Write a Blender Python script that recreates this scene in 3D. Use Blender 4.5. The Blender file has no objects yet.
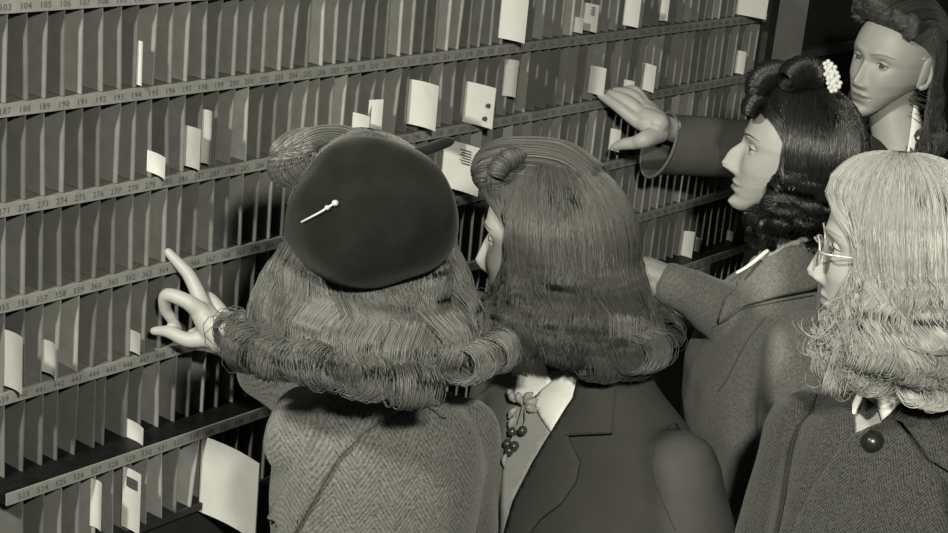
import bpy, bmesh, math, random
import numpy as np
from mathutils import Vector, Matrix, noise
from mathutils.bvhtree import BVHTree
from mathutils.geometry import delaunay_2d_cdt
C = bpy.context.scene.collection
PI = math.pi
rng = np.random.default_rng(7); random.seed(7)

# ------------------------------------------------------------------ camera
CM = np.array([[0.6237306866257326, 0.7611636825076953, 0.17773541850941393],
               [-0.7760709659913133, 0.5759708761194315, 0.25684899378335946],
               [0.09313370124021704, -0.29813989718509454, 0.9499677443996503]])
CP = np.array([-0.701767904920333, -1.7877772344444363, 2.051381294420657])
FPX = 1600.233
def ray(px, py): return CM @ np.array([(px-474)/FPX, 1, -(py-266.5)/FPX])
def at(px, py, d): return CP + ray(px, py)*d
def wall(px, py, Y=0.0):
    r = ray(px, py); return CP + r*((Y-CP[1])/r[1])
def proj(p):
    d = (np.array(p)-CP) @ CM
    return 474+FPX*d[0]/d[1], 266.5-FPX*d[2]/d[1], d[1]
cam = bpy.data.cameras.new('camera'); co = bpy.data.objects.new('camera', cam); C.objects.link(co)
m = Matrix.Identity(4)
for i in range(3):
    m[i][0] = CM[i][0]; m[i][1] = CM[i][2]; m[i][2] = -CM[i][1]; m[i][3] = CP[i]
co.matrix_world = m
cam.sensor_width = 36; cam.lens = 36*FPX/948; cam.clip_start = .05
bpy.context.scene.camera = co
FW = np.array([CM[0][1], CM[1][1], 0]); FW /= np.linalg.norm(FW)
RT = np.array([FW[1], -FW[0], 0])

# ------------------------------------------------------------------ materials
def mat(name, v, rough=.7, spec=.3, nscale=0, namt=0, bump=0, bscale=200, tint=(1, 1, 1)):
    m = bpy.data.materials.new(name); m.use_nodes = True
    nt = m.node_tree; b = nt.nodes['Principled BSDF']
    b.inputs['Roughness'].default_value = rough; b.inputs['Specular IOR Level'].default_value = spec
    c = [v*t for t in tint]+[1]
    b.inputs['Base Color'].default_value = c
    tc = nt.nodes.new('ShaderNodeTexCoord')
    if namt:
        n = nt.nodes.new('ShaderNodeTexNoise'); n.inputs['Scale'].default_value = nscale; n.inputs['Detail'].default_value = 5
        nt.links.new(tc.outputs['Object'], n.inputs['Vector'])
        r = nt.nodes.new('ShaderNodeMapRange'); r.inputs[1].default_value = .3; r.inputs[2].default_value = .7
        r.inputs[3].default_value = v*(1-namt); r.inputs[4].default_value = v*(1+namt)
        nt.links.new(n.outputs['Fac'], r.inputs[0]); nt.links.new(r.outputs[0], b.inputs['Base Color'])
    if bump:
        n2 = nt.nodes.new('ShaderNodeTexNoise'); n2.inputs['Scale'].default_value = bscale; n2.inputs['Detail'].default_value = 3
        nt.links.new(tc.outputs['Object'], n2.inputs['Vector'])
        bp = nt.nodes.new('ShaderNodeBump'); bp.inputs['Strength'].default_value = bump; bp.inputs['Distance'].default_value = .002
        nt.links.new(n2.outputs['Fac'], bp.inputs['Height']); nt.links.new(bp.outputs[0], b.inputs['Normal'])
    return m
def herring(name, v, yaw, pitch, col, amt, nz=.25, vert='Z'):
    """woven herringbone: zigzag ribs in the cloth's own directions"""
    m = mat(name, v, .9, .12); nt = m.node_tree; b = nt.nodes['Principled BSDF']
    N = nt.nodes.new; L = nt.links.new
    tc = N('ShaderNodeTexCoord'); mp = N('ShaderNodeMapping'); mp.vector_type = 'POINT'
    mp.inputs['Rotation'].default_value = (0, 0, -yaw); L(tc.outputs['Object'], mp.inputs['Vector'])
    ns = N('ShaderNodeTexNoise'); ns.inputs['Scale'].default_value = 6; L(mp.outputs[0], ns.inputs['Vector'])
    sx = N('ShaderNodeSeparateXYZ'); L(mp.outputs[0], sx.inputs[0])
    def M(op, a, bb=None, c=None):
        q = N('ShaderNodeMath'); q.operation = op
        for i, k in enumerate((a, bb, c)):
            if k is None: continue
            if isinstance(k, (int, float)): q.inputs[i].default_value = k
            else: L(k, q.inputs[i])
        return q.outputs[0]
    X = M('MULTIPLY_ADD', ns.outputs['Fac'], .02, sx.outputs[0])
    f = M('FRACT', M('DIVIDE', X, col))
    tri = M('ABSOLUTE', M('SUBTRACT', f, .5))
    z = M('MULTIPLY_ADD', tri, col*1.6, sx.outputs[2])
    s = M('SINE', M('MULTIPLY', z, 2*PI/pitch))
    n = N('ShaderNodeTexNoise'); n.inputs['Scale'].default_value = 260; n.inputs['Detail'].default_value = 2; L(mp.outputs[0], n.inputs['Vector'])
    n3 = N('ShaderNodeTexNoise'); n3.inputs['Scale'].default_value = 700; L(mp.outputs[0], n3.inputs['Vector'])
    t = M('ADD', M('MULTIPLY', s, amt), M('ADD', M('MULTIPLY_ADD', n.outputs['Fac'], nz*4, -nz*2), M('MULTIPLY_ADD', n3.outputs['Fac'], nz*3, -nz*1.5)))
    fac = M('MAXIMUM', M('MULTIPLY', M('ADD', t, 1.0), v), v*.2)
    L(fac, b.inputs['Base Color'])
    bp = N('ShaderNodeBump'); bp.inputs['Strength'].default_value = .5; bp.inputs['Distance'].default_value = .0012
    L(t, bp.inputs['Height']); L(bp.outputs[0], b.inputs['Normal'])
    b.inputs['Sheen Weight'].default_value = .15
    return m
def hairmat(name, v, rough=.42, spec=.4):
    m = mat(name, v, rough, spec); nt = m.node_tree; b = nt.nodes['Principled BSDF']
    a = nt.nodes.new('ShaderNodeAttribute'); a.attribute_name = 'tone'
    q = nt.nodes.new('ShaderNodeMath'); q.operation = 'MULTIPLY'; q.inputs[1].default_value = v
    nt.links.new(a.outputs['Fac'], q.inputs[0]); nt.links.new(q.outputs[0], b.inputs['Base Color'])
    return m

# ------------------------------------------------------------------ object helpers
def empty(name, loc, label, cat, group=None):
    o = bpy.data.objects.new(name, None); C.objects.link(o); o.location = Vector(loc)
    o['label'] = label; o['category'] = cat
    if group: o['group'] = group
    return o
def link(name, me, mt, parent=None, smooth=True, at0=None):
    """mesh given in world coordinates; moved into the local space of its thing"""
    o = bpy.data.objects.new(name, me); C.objects.link(o)
    for q in (mt if isinstance(mt, (list, tuple)) else [mt]): me.materials.append(q)
    org = None
    if parent is not None:
        org = parent.location if parent.parent is None else parent.parent.location
        if parent.type != 'EMPTY' and parent.parent is None: org = parent.location
        me.transform(Matrix.Translation(-org)); o.parent = parent
    elif at0 is not None:
        me.transform(Matrix.Translation(-Vector(at0))); o.location = Vector(at0)
    if smooth: me.shade_smooth()
    return o
def meshd(V, F, name='m'):
    me = bpy.data.meshes.new(name); me.from_pydata([tuple(map(float, v)) for v in V], [], F); me.update(); return me
def npmesh(V, Q, name='m'):
    """fast quads mesh"""
    me = bpy.data.meshes.new(name); n = len(Q)
    me.vertices.add(len(V)); me.vertices.foreach_set('co', np.asarray(V, np.float32).ravel())
    me.loops.add(n*4); me.loops.foreach_set('vertex_index', np.asarray(Q, np.int32).ravel())
    me.polygons.add(n); me.polygons.foreach_set('loop_start', np.arange(0, n*4, 4, dtype=np.int32))
    me.update(calc_edges=True); return me
class MB:
    def __init__(s): s.V = []; s.F = []; s.M = []
    def add(s, V, F, mi=0):
        k = len(s.V); s.V += [tuple(map(float, v)) for v in V]; s.F += [tuple(i+k for i in f) for f in F]; s.M += [mi]*len(F)
    def box(s, a, b, mi=0):
        x0, y0, z0 = a; x1, y1, z1 = b
        s.add([(x0, y0, z0), (x1, y0, z0), (x1, y1, z0), (x0, y1, z0), (x0, y0, z1), (x1, y0, z1), (x1, y1, z1), (x0, y1, z1)],
              [(0, 3, 2, 1), (4, 5, 6, 7), (0, 1, 5, 4), (1, 2, 6, 5), (2, 3, 7, 6), (3, 0, 4, 7)], mi)
    def tube(s, pts, rad, n=12, cap=True, flat=None, mi=0):
        V, F = tube_vf(pts, rad, n, cap, flat); s.add(V, F, mi)
    def me(s, name='m'):
        me = meshd(s.V, s.F, name)
        if any(s.M): me.polygons.foreach_set('material_index', s.M)
        return me
    def build(s, name, mt, parent=None, smooth=False, at0=None): return link(name, s.me(), mt, parent, smooth, at0)
def resample(P, n):
    """smooth (catmull) resampling of a polyline, any width of rows"""
    P = np.array(P, float); k = len(P)
    if k < 3:
        t = np.linspace(0, 1, n)[:, None]; return P[0]*(1-t)+P[-1]*t
    E = np.vstack([2*P[0]-P[1], P, 2*P[-1]-P[-2]]); out = []
    for u in np.linspace(0, k-1-1e-9, n):
        i = int(u); t = u-i; a, b, c, d = E[i:i+4]
        out.append(.5*((2*b)+(-a+c)*t+(2*a-5*b+4*c-d)*t*t+(-a+3*b-3*c+d)*t**3))
    return np.array(out)
def tube_vf(pts, rad, n=12, cap=True, flat=None):
    P = np.array(pts, float); R = np.array(rad, float)*np.ones(len(P)); m = len(P)
    T = np.gradient(P, axis=0); T /= np.linalg.norm(T, axis=1)[:, None]+1e-12
    if cap:                                  # rounded ends
        a = [(math.cos(t), math.sin(t)) for t in (PI/2*.97, PI/3, PI/6)]
        P2 = [P[0]-T[0]*R[0]*s for c, s in a]+list(P)+[P[-1]+T[-1]*R[-1]*s for c, s in a[::-1]]
        R2 = [R[0]*c for c, s in a]+list(R)+[R[-1]*c for c, s in a[::-1]]
        T = np.vstack([[T[0]]*3, T, [T[-1]]*3]); P = np.array(P2); R = np.array(R2); m = len(P)
    up = np.array(flat[0] if flat else (0, 0, 1), float); fl = flat[1] if flat else 1
    V = []; prev = None
    for i in range(m):
        t = T[i]; u = (prev if prev is not None else up); u = u-t*(u@t)
        if np.linalg.norm(u) < 1e-4: u = np.array([1, 0, 0])-t*t[0]
        u /= np.linalg.norm(u); prev = u if flat is None else None; w = np.cross(t, u)
        for j in range(n):
            a = 2*PI*j/n; V.append(P[i]+R[i]*(math.cos(a)*u*fl+math.sin(a)*w))
    F = [(i*n+j, i*n+(j+1) % n, (i+1)*n+(j+1) % n, (i+1)*n+j) for i in range(m-1) for j in range(n)]
    if cap: F += [tuple(range(n))[::-1], tuple((m-1)*n+j for j in range(n))]
    return V, F
def remesh(me, vox, smooth=4):
    o = bpy.data.objects.new('tmp', me); C.objects.link(o)
    r = o.modifiers.new('r', 'REMESH'); r.mode = 'VOXEL'; r.voxel_size = vox
    if smooth:
        s = o.modifiers.new('s', 'SMOOTH'); s.factor = .5; s.iterations = smooth
    dg = bpy.context.evaluated_depsgraph_get(); dg.update()
    out = bpy.data.meshes.new_from_object(o.evaluated_get(dg)); bpy.data.objects.remove(o); return out
def getvf(me):
    V = np.empty(len(me.vertices)*3, np.float32); me.vertices.foreach_get('co', V)
    return V.reshape(-1, 3).astype(float), [tuple(p.vertices) for p in me.polygons]
def displace(me, fn):
    n = len(me.vertices); N = np.empty(n*3, np.float32); me.vertex_normals.foreach_get('vector', N); N = N.reshape(-1, 3)
    V = np.empty(n*3, np.float32); me.vertices.foreach_get('co', V); V = V.reshape(-1, 3)
    D = np.array([fn(Vector(v)) for v in V]); V = V+N*D[:, None]
    me.vertices.foreach_set('co', V.astype(np.float32).ravel()); me.update()
def bvh(me): return BVHTree.FromPolygons([v.co.copy() for v in me.vertices], [tuple(p.vertices) for p in me.polygons])
def hit(bv, px, py, dflt=2.0):
    """point of a surface met by the sight line through a point of the photograph"""
    r = Vector(ray(px, py)).normalized(); h = bv.ray_cast(Vector(CP), r)
    if h[0] is not None: return h[0], (h[1] if h[1].dot(r) < 0 else -h[1])
    q = Vector(at(px, py, dflt)); h = bv.find_nearest(q)
    return h[0], h[1]
def drape(poly, bv, off, thick, step=4., dflt=2.0, bulge=0, curve=True):
    """cloth piece lying on a body's surface, with real thickness"""
    if curve:
        P = poly
    else: P = poly
    pts = []
    for i in range(len(P)):
        a = np.array(P[i], float); b = np.array(P[(i+1) % len(P)], float); k = max(1, int(np.linalg.norm(b-a)/step))
        for j in range(k): pts.append(tuple(a+(b-a)*j/k))
    nb = len(pts); E = [(i, (i+1) % nb) for i in range(nb)]
    A = np.array(pts); x0, y0 = A.min(0); x1, y1 = A.max(0); g = []
    for i, x in enumerate(np.arange(x0+step*.5, x1, step)):
        for y in np.arange(y0+step*.5, y1, step):
            q = np.array([x, y+(i % 2)*step*.5]); 
            if np.min(np.linalg.norm(A-q, axis=1)) > step*.6: g.append(tuple(q))
    r = delaunay_2d_cdt([Vector(p) for p in pts+g], E, [], 1, 1e-4)
    V2, F2 = r[0], r[2]; top = []; bot = []
    for v in V2:
        p, n = hit(bv, v.x, v.y, dflt)
        d = np.min(np.linalg.norm(A-np.array(v), axis=1)); e = bulge*min(1, d/(step*3))
        top.append(p+n*(off+thick+e)); bot.append(p+n*off)
    # even out
    cnt = {}
    for f in F2:
        for i in range(len(f)):
            e = tuple(sorted((f[i], f[(i+1) % len(f)]))); cnt[e] = cnt.get(e, 0)+1
    nb_ = [[] for _ in V2]
    for a, b in cnt: nb_[a].append(b); nb_[b].append(a)
    for it in range(3):
        for L in (top, bot):
            S = [sum((L[j] for j in nb_[i]), Vector())/max(1, len(nb_[i])) if nb_[i] else L[i] for i in range(len(L))]
            bd = set(i for e, c in cnt.items() if c == 1 for i in e)
            for i in range(len(L)):
                if i not in bd: L[i] = L[i]*.5+S[i]*.5
    n = len(V2); F = [tuple(f) for f in F2]+[tuple(i+n for i in f[::-1]) for f in F2]
    for f in F2:
        for i in range(len(f)):
            a, b = f[i], f[(i+1) % len(f)]
            if cnt[tuple(sorted((a, b)))] == 1: F.append((b, a, a+n, b+n))
    me = meshd(top+bot, F); bm = bmesh.new(); bm.from_mesh(me); bmesh.ops.recalc_face_normals(bm, faces=bm.faces); bm.to_mesh(me); bm.free()
    return me
def line_on(bv, pts, rad, off=0, n=24, dflt=2.0):
    P = resample(pts, n); W = []
    for p in P:
        q, nn = hit(bv, p[0], p[1], dflt); W.append(np.array(q+nn*off))
    W = np.array(W)
    for _ in range(2): W[1:-1] = W[1:-1]*.5+(W[:-2]+W[2:])*.25
    return tube_vf(W, rad, 8)

M_ = {}
# ------------------------------------------------------------------ the setting
wood = mat('rack_wood', .13, .6, .3, 30, .12)
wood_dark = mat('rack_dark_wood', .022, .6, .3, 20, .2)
tones = [mat('divider_%d' % i, v, .62, .25, 40, .10) for i, v in enumerate((.10, .145, .19, .27))]
strip_m = mat('label_strip_card', .19, .7, .25, 60, .12)
ink = mat('label_ink', .05, .8)
paper = mat('paper', .44, .8, .2, 30, .04)
paper2 = mat('aged_paper', .28, .8, .2, 40, .06)
plaster = mat('wall_plaster', .26, .85, .2, 12, .06)
darkwall = mat('wall_dark', .02, .8, .2, 10, .2)
def struct(name, mb, mt):
    o = mb.build(name, mt); o['kind'] = 'structure'; return o
Z0 = 1.69; U = .14; W = 0.03217245520590918; NC = 84; XR = 83.9*W; DEP = .12; LEDGE = .05
b = MB(); b.box((-1.2, -3.2, -.05), (5.2, .5, 0)); struct('floor', b, mat('floor_boards', .05, .6, .3, 8, .2))
b = MB(); b.box((-1.2, .16, 0), (XR+.036, .26, 3.0)); struct('wall_back', b, darkwall)
XP = XR+.036
b = MB(); b.box((XP, .0, 0), (XP+.175, .26, 3.0)); struct('trim_1', b, plaster)
b = MB(); b.box((XP+.175, .05, 0), (5.2, .26, 3.0)); struct('wall_right_of_rack', b, darkwall)
b = MB(); b.box((XP+.175, .02, 1.425), (5.2, .05, 1.445)); struct('trim_2', b, mat('rail_paint', .05, .6))
b = MB(); b.box((5.2, -3.2, 0), (5.3, .26, 3.0)); struct('wall_right', b, darkwall)

# ------------------------------------------------------------------ pigeonhole rack
rack = empty('pigeonhole_rack', (1.2, .06, 0), 'long wooden rack of numbered narrow mail pigeonholes that the women are searching', 'mail rack')
XL = 0.0
def zs(k): return Z0-U*k          # centre height of label strip k
b = MB()
b.box((XR, -.012, .0), (XP, .16, 2.6)); b.build('end_post', wood_dark, rack)
b = MB(); b.box((XL-.03, -.005, .0), (XL, .16, 2.6)); b.build('end_post', wood_dark, rack)
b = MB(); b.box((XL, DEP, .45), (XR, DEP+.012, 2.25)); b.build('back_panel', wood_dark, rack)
# digits
def glyphs():
    G = {}
    for ch in '0123456789':
        cu = bpy.data.curves.new('t', 'FONT'); cu.body = ch; cu.size = 1; cu.resolution_u = 2
        o = bpy.data.objects.new('t', cu); C.objects.link(o); dg = bpy.context.evaluated_depsgraph_get(); dg.update()
        me = bpy.data.meshes.new_from_object(o.evaluated_get(dg)); G[ch] = getvf(me); bpy.data.objects.remove(o)
    return G
GL = glyphs()
div_faces = []
ROWS = range(-2, 6)
def yoff(k): return -LEDGE if k == 5 else 0.0
def ztop_of_row(k):               # row k lies above strip k
    return zs(k-1)-.009
def zbot_of_row(k): return zs(k)+.009
for k in ROWS:
    yo = yoff(k); z = zs(k)+(.0098 if k == 5 else 0)
    x0 = XL if k < 5 else .5515
    b = MB()
    if k == 5:
        b.box((XL, -.001, z-.01), (XR, DEP, 1.004)); b.box((x0, yo, z-.0095), (XR, -.001, 1.004)); b.build('ledge', mat('ledge_black_top', .006, .5, .2, 60, .5), rack)
        q = MB(); q.box((x0, yo-.001, .862), (XR, DEP, .873)); q.box((x0, yo+.02, .0), (XR, .05, .862)); q.build('base_cabinet', wood_dark, rack)
    else:
        b.box((XL, -.0015, z-.009), (XR, DEP, z+.008)); b.build('shelf', wood, rack)
    b = MB(); b.box((x0, yo-.0045, z-.0092), (XR, yo-.0015, z+.0088)); strip = b.build('label_strip', strip_m, rack)
    b = MB(); h = .0125
    for c in range(18 if k == 5 else 14, NC):
        if k < 0: break
        s = str(1+84*(k+1)+c); x = (c)*W - .0092
        for i, ch in enumerate(s):
            V, F = GL[ch]; b.add([(x+i*.0067+v[0]*h*1.0, yo-.0049, z-.0046+v[1]*h+random.uniform(-.0001, .0001)) for v in V], F)
    if k >= 0: b.build('number_lettering', ink, strip)
def divider(c, k, lean):
    x = c*W+.0065; t = .0011; y0 = .001; zb = zbot_of_row(k); zt = ztop_of_row(k)
    if k == 6: zt = .9898; zb = .8732; y0 = -LEDGE+.001
    elif k == 5: zb = 1.0042
    lt, lb, yw = lean
    V = []
    for zz, l in ((zb, lb), (zt, lt)):
        for (xx, yy) in ((-t, y0), (t, y0), (t+yw, DEP-.001), (-t+yw, DEP-.001)): V.append((x+xx+l, yy, zz))
    F = [(0, 3, 2, 1), (4, 5, 6, 7), (0, 1, 5, 4), (1, 2, 6, 5), (2, 3, 7, 6), (3, 0, 4, 7)]
    return V, F
alld = []
for k in range(-1, 7):
    for c in range(1 if k < 6 else 18, NC):
        px, py, d = proj((c*W, 0, zs(k)+.07))
        r = random.random(); s = .0018
        lean = (random.gauss(0, s), random.gauss(0, s), random.gauss(0, .0035))
        if r < .05: lean = (random.uniform(-.012, .012), random.uniform(-.004, .004), random.uniform(-.01, .01))
        if (k, c) == (5, 24): lean = (-.011, -.012, 0)
        vis = (-15 < px < 790) and -40 < py < 600 and not (250 < px < 500 and py > 150) and not (px > 490 and py > 150 and px < 660) and py < 560 and not (px > 600 and py > 260)
        ti = random.choices((0, 1, 2, 3), (5, 5, 3.2, 1.5))[0]
        alld.append((vis, d, c, k, lean, ti))
alld.sort(key=lambda q: (not q[0], q[1]))
for q in alld[:100]:
    b = MB(); V, F = divider(q[2], q[3], q[4]); b.add(V, F); b.build('divider', tones[q[5]], rack)
b = MB()
for q in alld[100:]:
    V, F = divider(q[2], q[3], q[4]); b.add(V, F, q[5])
o = b.build('dividers_farther_along', tones, rack); o['kind'] = 'stuff'

# ------------------------------------------------------------------ mail in the slots
def slip(name, quad, label, mt=None, group='papers in the pigeonholes', bend=.002, parent=None, cat='paper', yaw=0.0, thick=.0006, layers=1, deco=None, inside=.007):
    """a sheet standing in a slot, square to the rack: quad = x left, x right, y top, y bottom at the slot (photo), tilt"""
    xl, xr, yt, yb, k = quad[:5]; tilt = quad[5] if len(quad) > 5 else 0
    Y0 = -LEDGE if k == 6 else 0
    p0 = wall(xl, (yt+yb)/2, Y0); X = p0[0]
    # outward length giving the seen width
    f = lambda L: proj((X+yaw*L, Y0-L, p0[2]))[0]-xr
    lo, hi = 0, .4
    for _ in range(40):
        mid = (lo+hi)/2
        if f(mid) < 0: lo = mid
        else: hi = mid
    L = hi; zt = wall(xl, yt, Y0)[2]; zb = wall(xl, yb, Y0)[2]
    zfl = {5: 1.0045, 6: .8735}.get(k, zbot_of_row(k)+.0005)
    zb = max(zb, zfl) if tilt == 0 else zb
    n, m = 12, 6; out = []
    root = None
    b = MB()
    for la in range(layers):
        dx = la*.0028; V = []
        for i in range(n+1):
            s = i/n; yy = Y0+inside-(inside+L*(1-.1*la))*s
            for j in range(m+1):
                t = j/m; zz = zb+(zt-zb)*t-la*.004*t+tilt*s*L
                xx = X+dx+yaw*max(0, -(yy-Y0))+bend*math.sin(s*PI)*(1+.5*math.sin(t*3+la))
                V.append((xx, yy, zz))
        nn = len(V); V += [(x+thick, y, z) for x, y, z in V]
        F = []
        for i in range(n):
            for j in range(m):
                a = i*(m+1)+j; F.append((a, a+1, a+m+2, a+m+1)); F.append((a+nn, a+m+1+nn, a+m+2+nn, a+1+nn))
        for i in range(n):
            for a, c in ((i*(m+1), (i+1)*(m+1)), ((i+1)*(m+1)+m, i*(m+1)+m)): F.append((a, c, c+nn, a+nn))
        for j in range(m):
            for a, c in ((j+1, j), (n*(m+1)+j, n*(m+1)+j+1)): F.append((a, c, c+nn, a+nn))
        b.add(V, F)
    if deco: deco(b, X, Y0, L, zt, zb)
    o = b.build(name, [mt or paper, ink], None, False, (X, Y0, zb)); o['label'] = label; o['category'] = cat
    if name == 'paper_slip': o['group'] = 'paper slips standing in the pigeonholes'
    return o
def lines(b, X, Y0, L, zt, zb):
    for i in range(6):
        z = zt-(zt-zb)*(.12+.055*i); b.box((X-.0009, Y0-L*.72, z), (X-.0004, Y0-L*(.45 if i % 2 else .4), z+.0012), 1)
def holes(b, X, Y0, L, zt, zb):
    for (s, t) in ((.8, .55), (.72, .22)):
        V, F = tube_vf([(X-.003, Y0-L*s, zb+(zt-zb)*t), (X+.0, Y0-L*s, zb+(zt-zb)*t)], .004, 10); b.add(V, F, 1)
g = 'papers in the pigeonholes'
slip('envelope', (203, 257, 438, 512, 6, -.02), 'large white envelope sticking far out of the lowest pigeonholes at bottom left', paper, None, .006, cat='envelope', thick=.002)
slip('folded_letter', (411, 437, 80, 124, 2), 'folded white letters bulging from a slot above the dark beret', paper, None, .006, cat='letter', layers=3)
slip('punched_card_packet', (467, 494, 82, 122, 2), 'white card packet with two dark punched holes, right of the folded letters', paper, None, .003, cat='card', layers=3, deco=holes)
slip('printed_letter', (445, 480, 140, 186, 3), 'white letter with lines of print between the beret and the curled brown hair', paper, None, .004, cat='letter', layers=2, deco=lines)
slip('letter_bundle', (503, 527, -12, 38, 1), 'bright white bundle of letters cut by the top edge of the photo, at mid width', paper, None, .004, cat='letter', layers=3)
slip('letter_bundle', (741, 769, -30, 14, 1), 'bright white stack of sheets at the right end of the top row beside the post', paper, None, .002, cat='letter', layers=3, yaw=0)
slip('paper_slip', (138, 142, 41, 85, 1), 'tall thin white slip in the slot above number 194', paper, None)
slip('paper_slip', (150, 165, 151, 172, 2, -.1), 'small folded white slip in the slot below number 195', paper, None, .003)
slip('paper_slip', (187, 200, 126, 166, 2), 'pale upright slip in the slot below number 198, left one of the pair', paper2, None)
slip('paper_slip', (202, 211, 110, 163, 2), 'pale curled slip in the slot below number 199, right one of the pair', paper2, None, .006)
slip('paper_slip', (355, 369, 113, 133, 2), 'low white slip just above the dark beret, left of the leaning slip', paper, None)
slip('paper_slip', (371, 382, 101, 132, 2, .3), 'white slip leaning in the slot above the dark beret', paper, None)
slip('paper_slip', (506, 517, 60, 96, 2, .1), 'narrow bent slip between the punched packet and the raised hand', paper2, None, .005)
slip('paper_slip', (575, 583, 17, 32, 1), 'short grey slip in the top row beside a printed slip', paper2, None)
slip('paper_slip', (585, 598, 3, 30, 1), 'grey slip with fine print in the top row above the raised hand', paper2, None, deco=lines)
slip('paper_slip', (627, 640, -8, 25, 1), 'tall white slip in the top row above the fingers of the raised hand', paper, None)
slip('paper_slip', (661, 669, -10, 21, 1, .2), 'narrow slanting slip in the top row above the dark sleeve cuff', paper, None)
slip('paper_slip', (592, 605, 66, 93, 2), 'white slip just above the fingertips of the raised hand', paper, None)
slip('paper_slip', (626, 634, 80, 92, 2), 'short white slip peeking above the back of the raised hand', paper, None)
slip('paper_slip', (644, 655, 63, 89, 2, -.1), 'white slip standing above the knuckles, right of the shorter slip', paper, None)
slip('paper_slip', (738, 745, 51, 73, 2), 'small white slip near the right end post', paper, None)
slip('paper_slip', (612, 620, 129, 150, 3), 'white slip between thumb and fingers of the raised hand', paper, None)
slip('paper_slip', (683, 693, 232, 258, 5, .2), 'torn white slip in the dark slots left of the dark haired woman\'s chin', paper, None)
slip('paper_slip', (695, 700, 238, 252, 5), 'tiny white slip right beside the torn slip under the dark sleeve', paper, None)
slip('paper_slip', (728, 733, 231, 242, 5), 'faint slip in shadow under the dark haired woman\'s chin', paper2, None)
slip('paper_slip', (4, 22, 330, 386, 4), 'large grey sheet in a slot at the left edge above the number 440', paper2, None, .004)
slip('paper_slip', (43, 56, 340, 372, 4, -.1), 'crumpled pale slip in the slot above number 442', paper2, None, .006)
slip('paper_slip', (130, 140, 330, 351, 4), 'pale slip low in the slot left of the pointing hand', paper2, None)
slip('paper_slip', (127, 143, 419, 437, 5, -.1), 'small bright slip poking out above the dark ledge', paper, None, .003)
slip('paper_slip', (93, 101, 480, 527, 6), 'tall white slip below the ledge, left of the stamped slip', paper, None, .003)
slip('paper_slip', (125, 140, 468, 527, 6), 'tall white slip with a grey band below the ledge, beside the large envelope', paper, None, .002,
     deco=lambda b, X, Y0, L, zt, zb: b.box((X-.0012, Y0-L*.8, zt-.028), (X-.0006, Y0-L*.1, zt-.012), 1))

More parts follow.
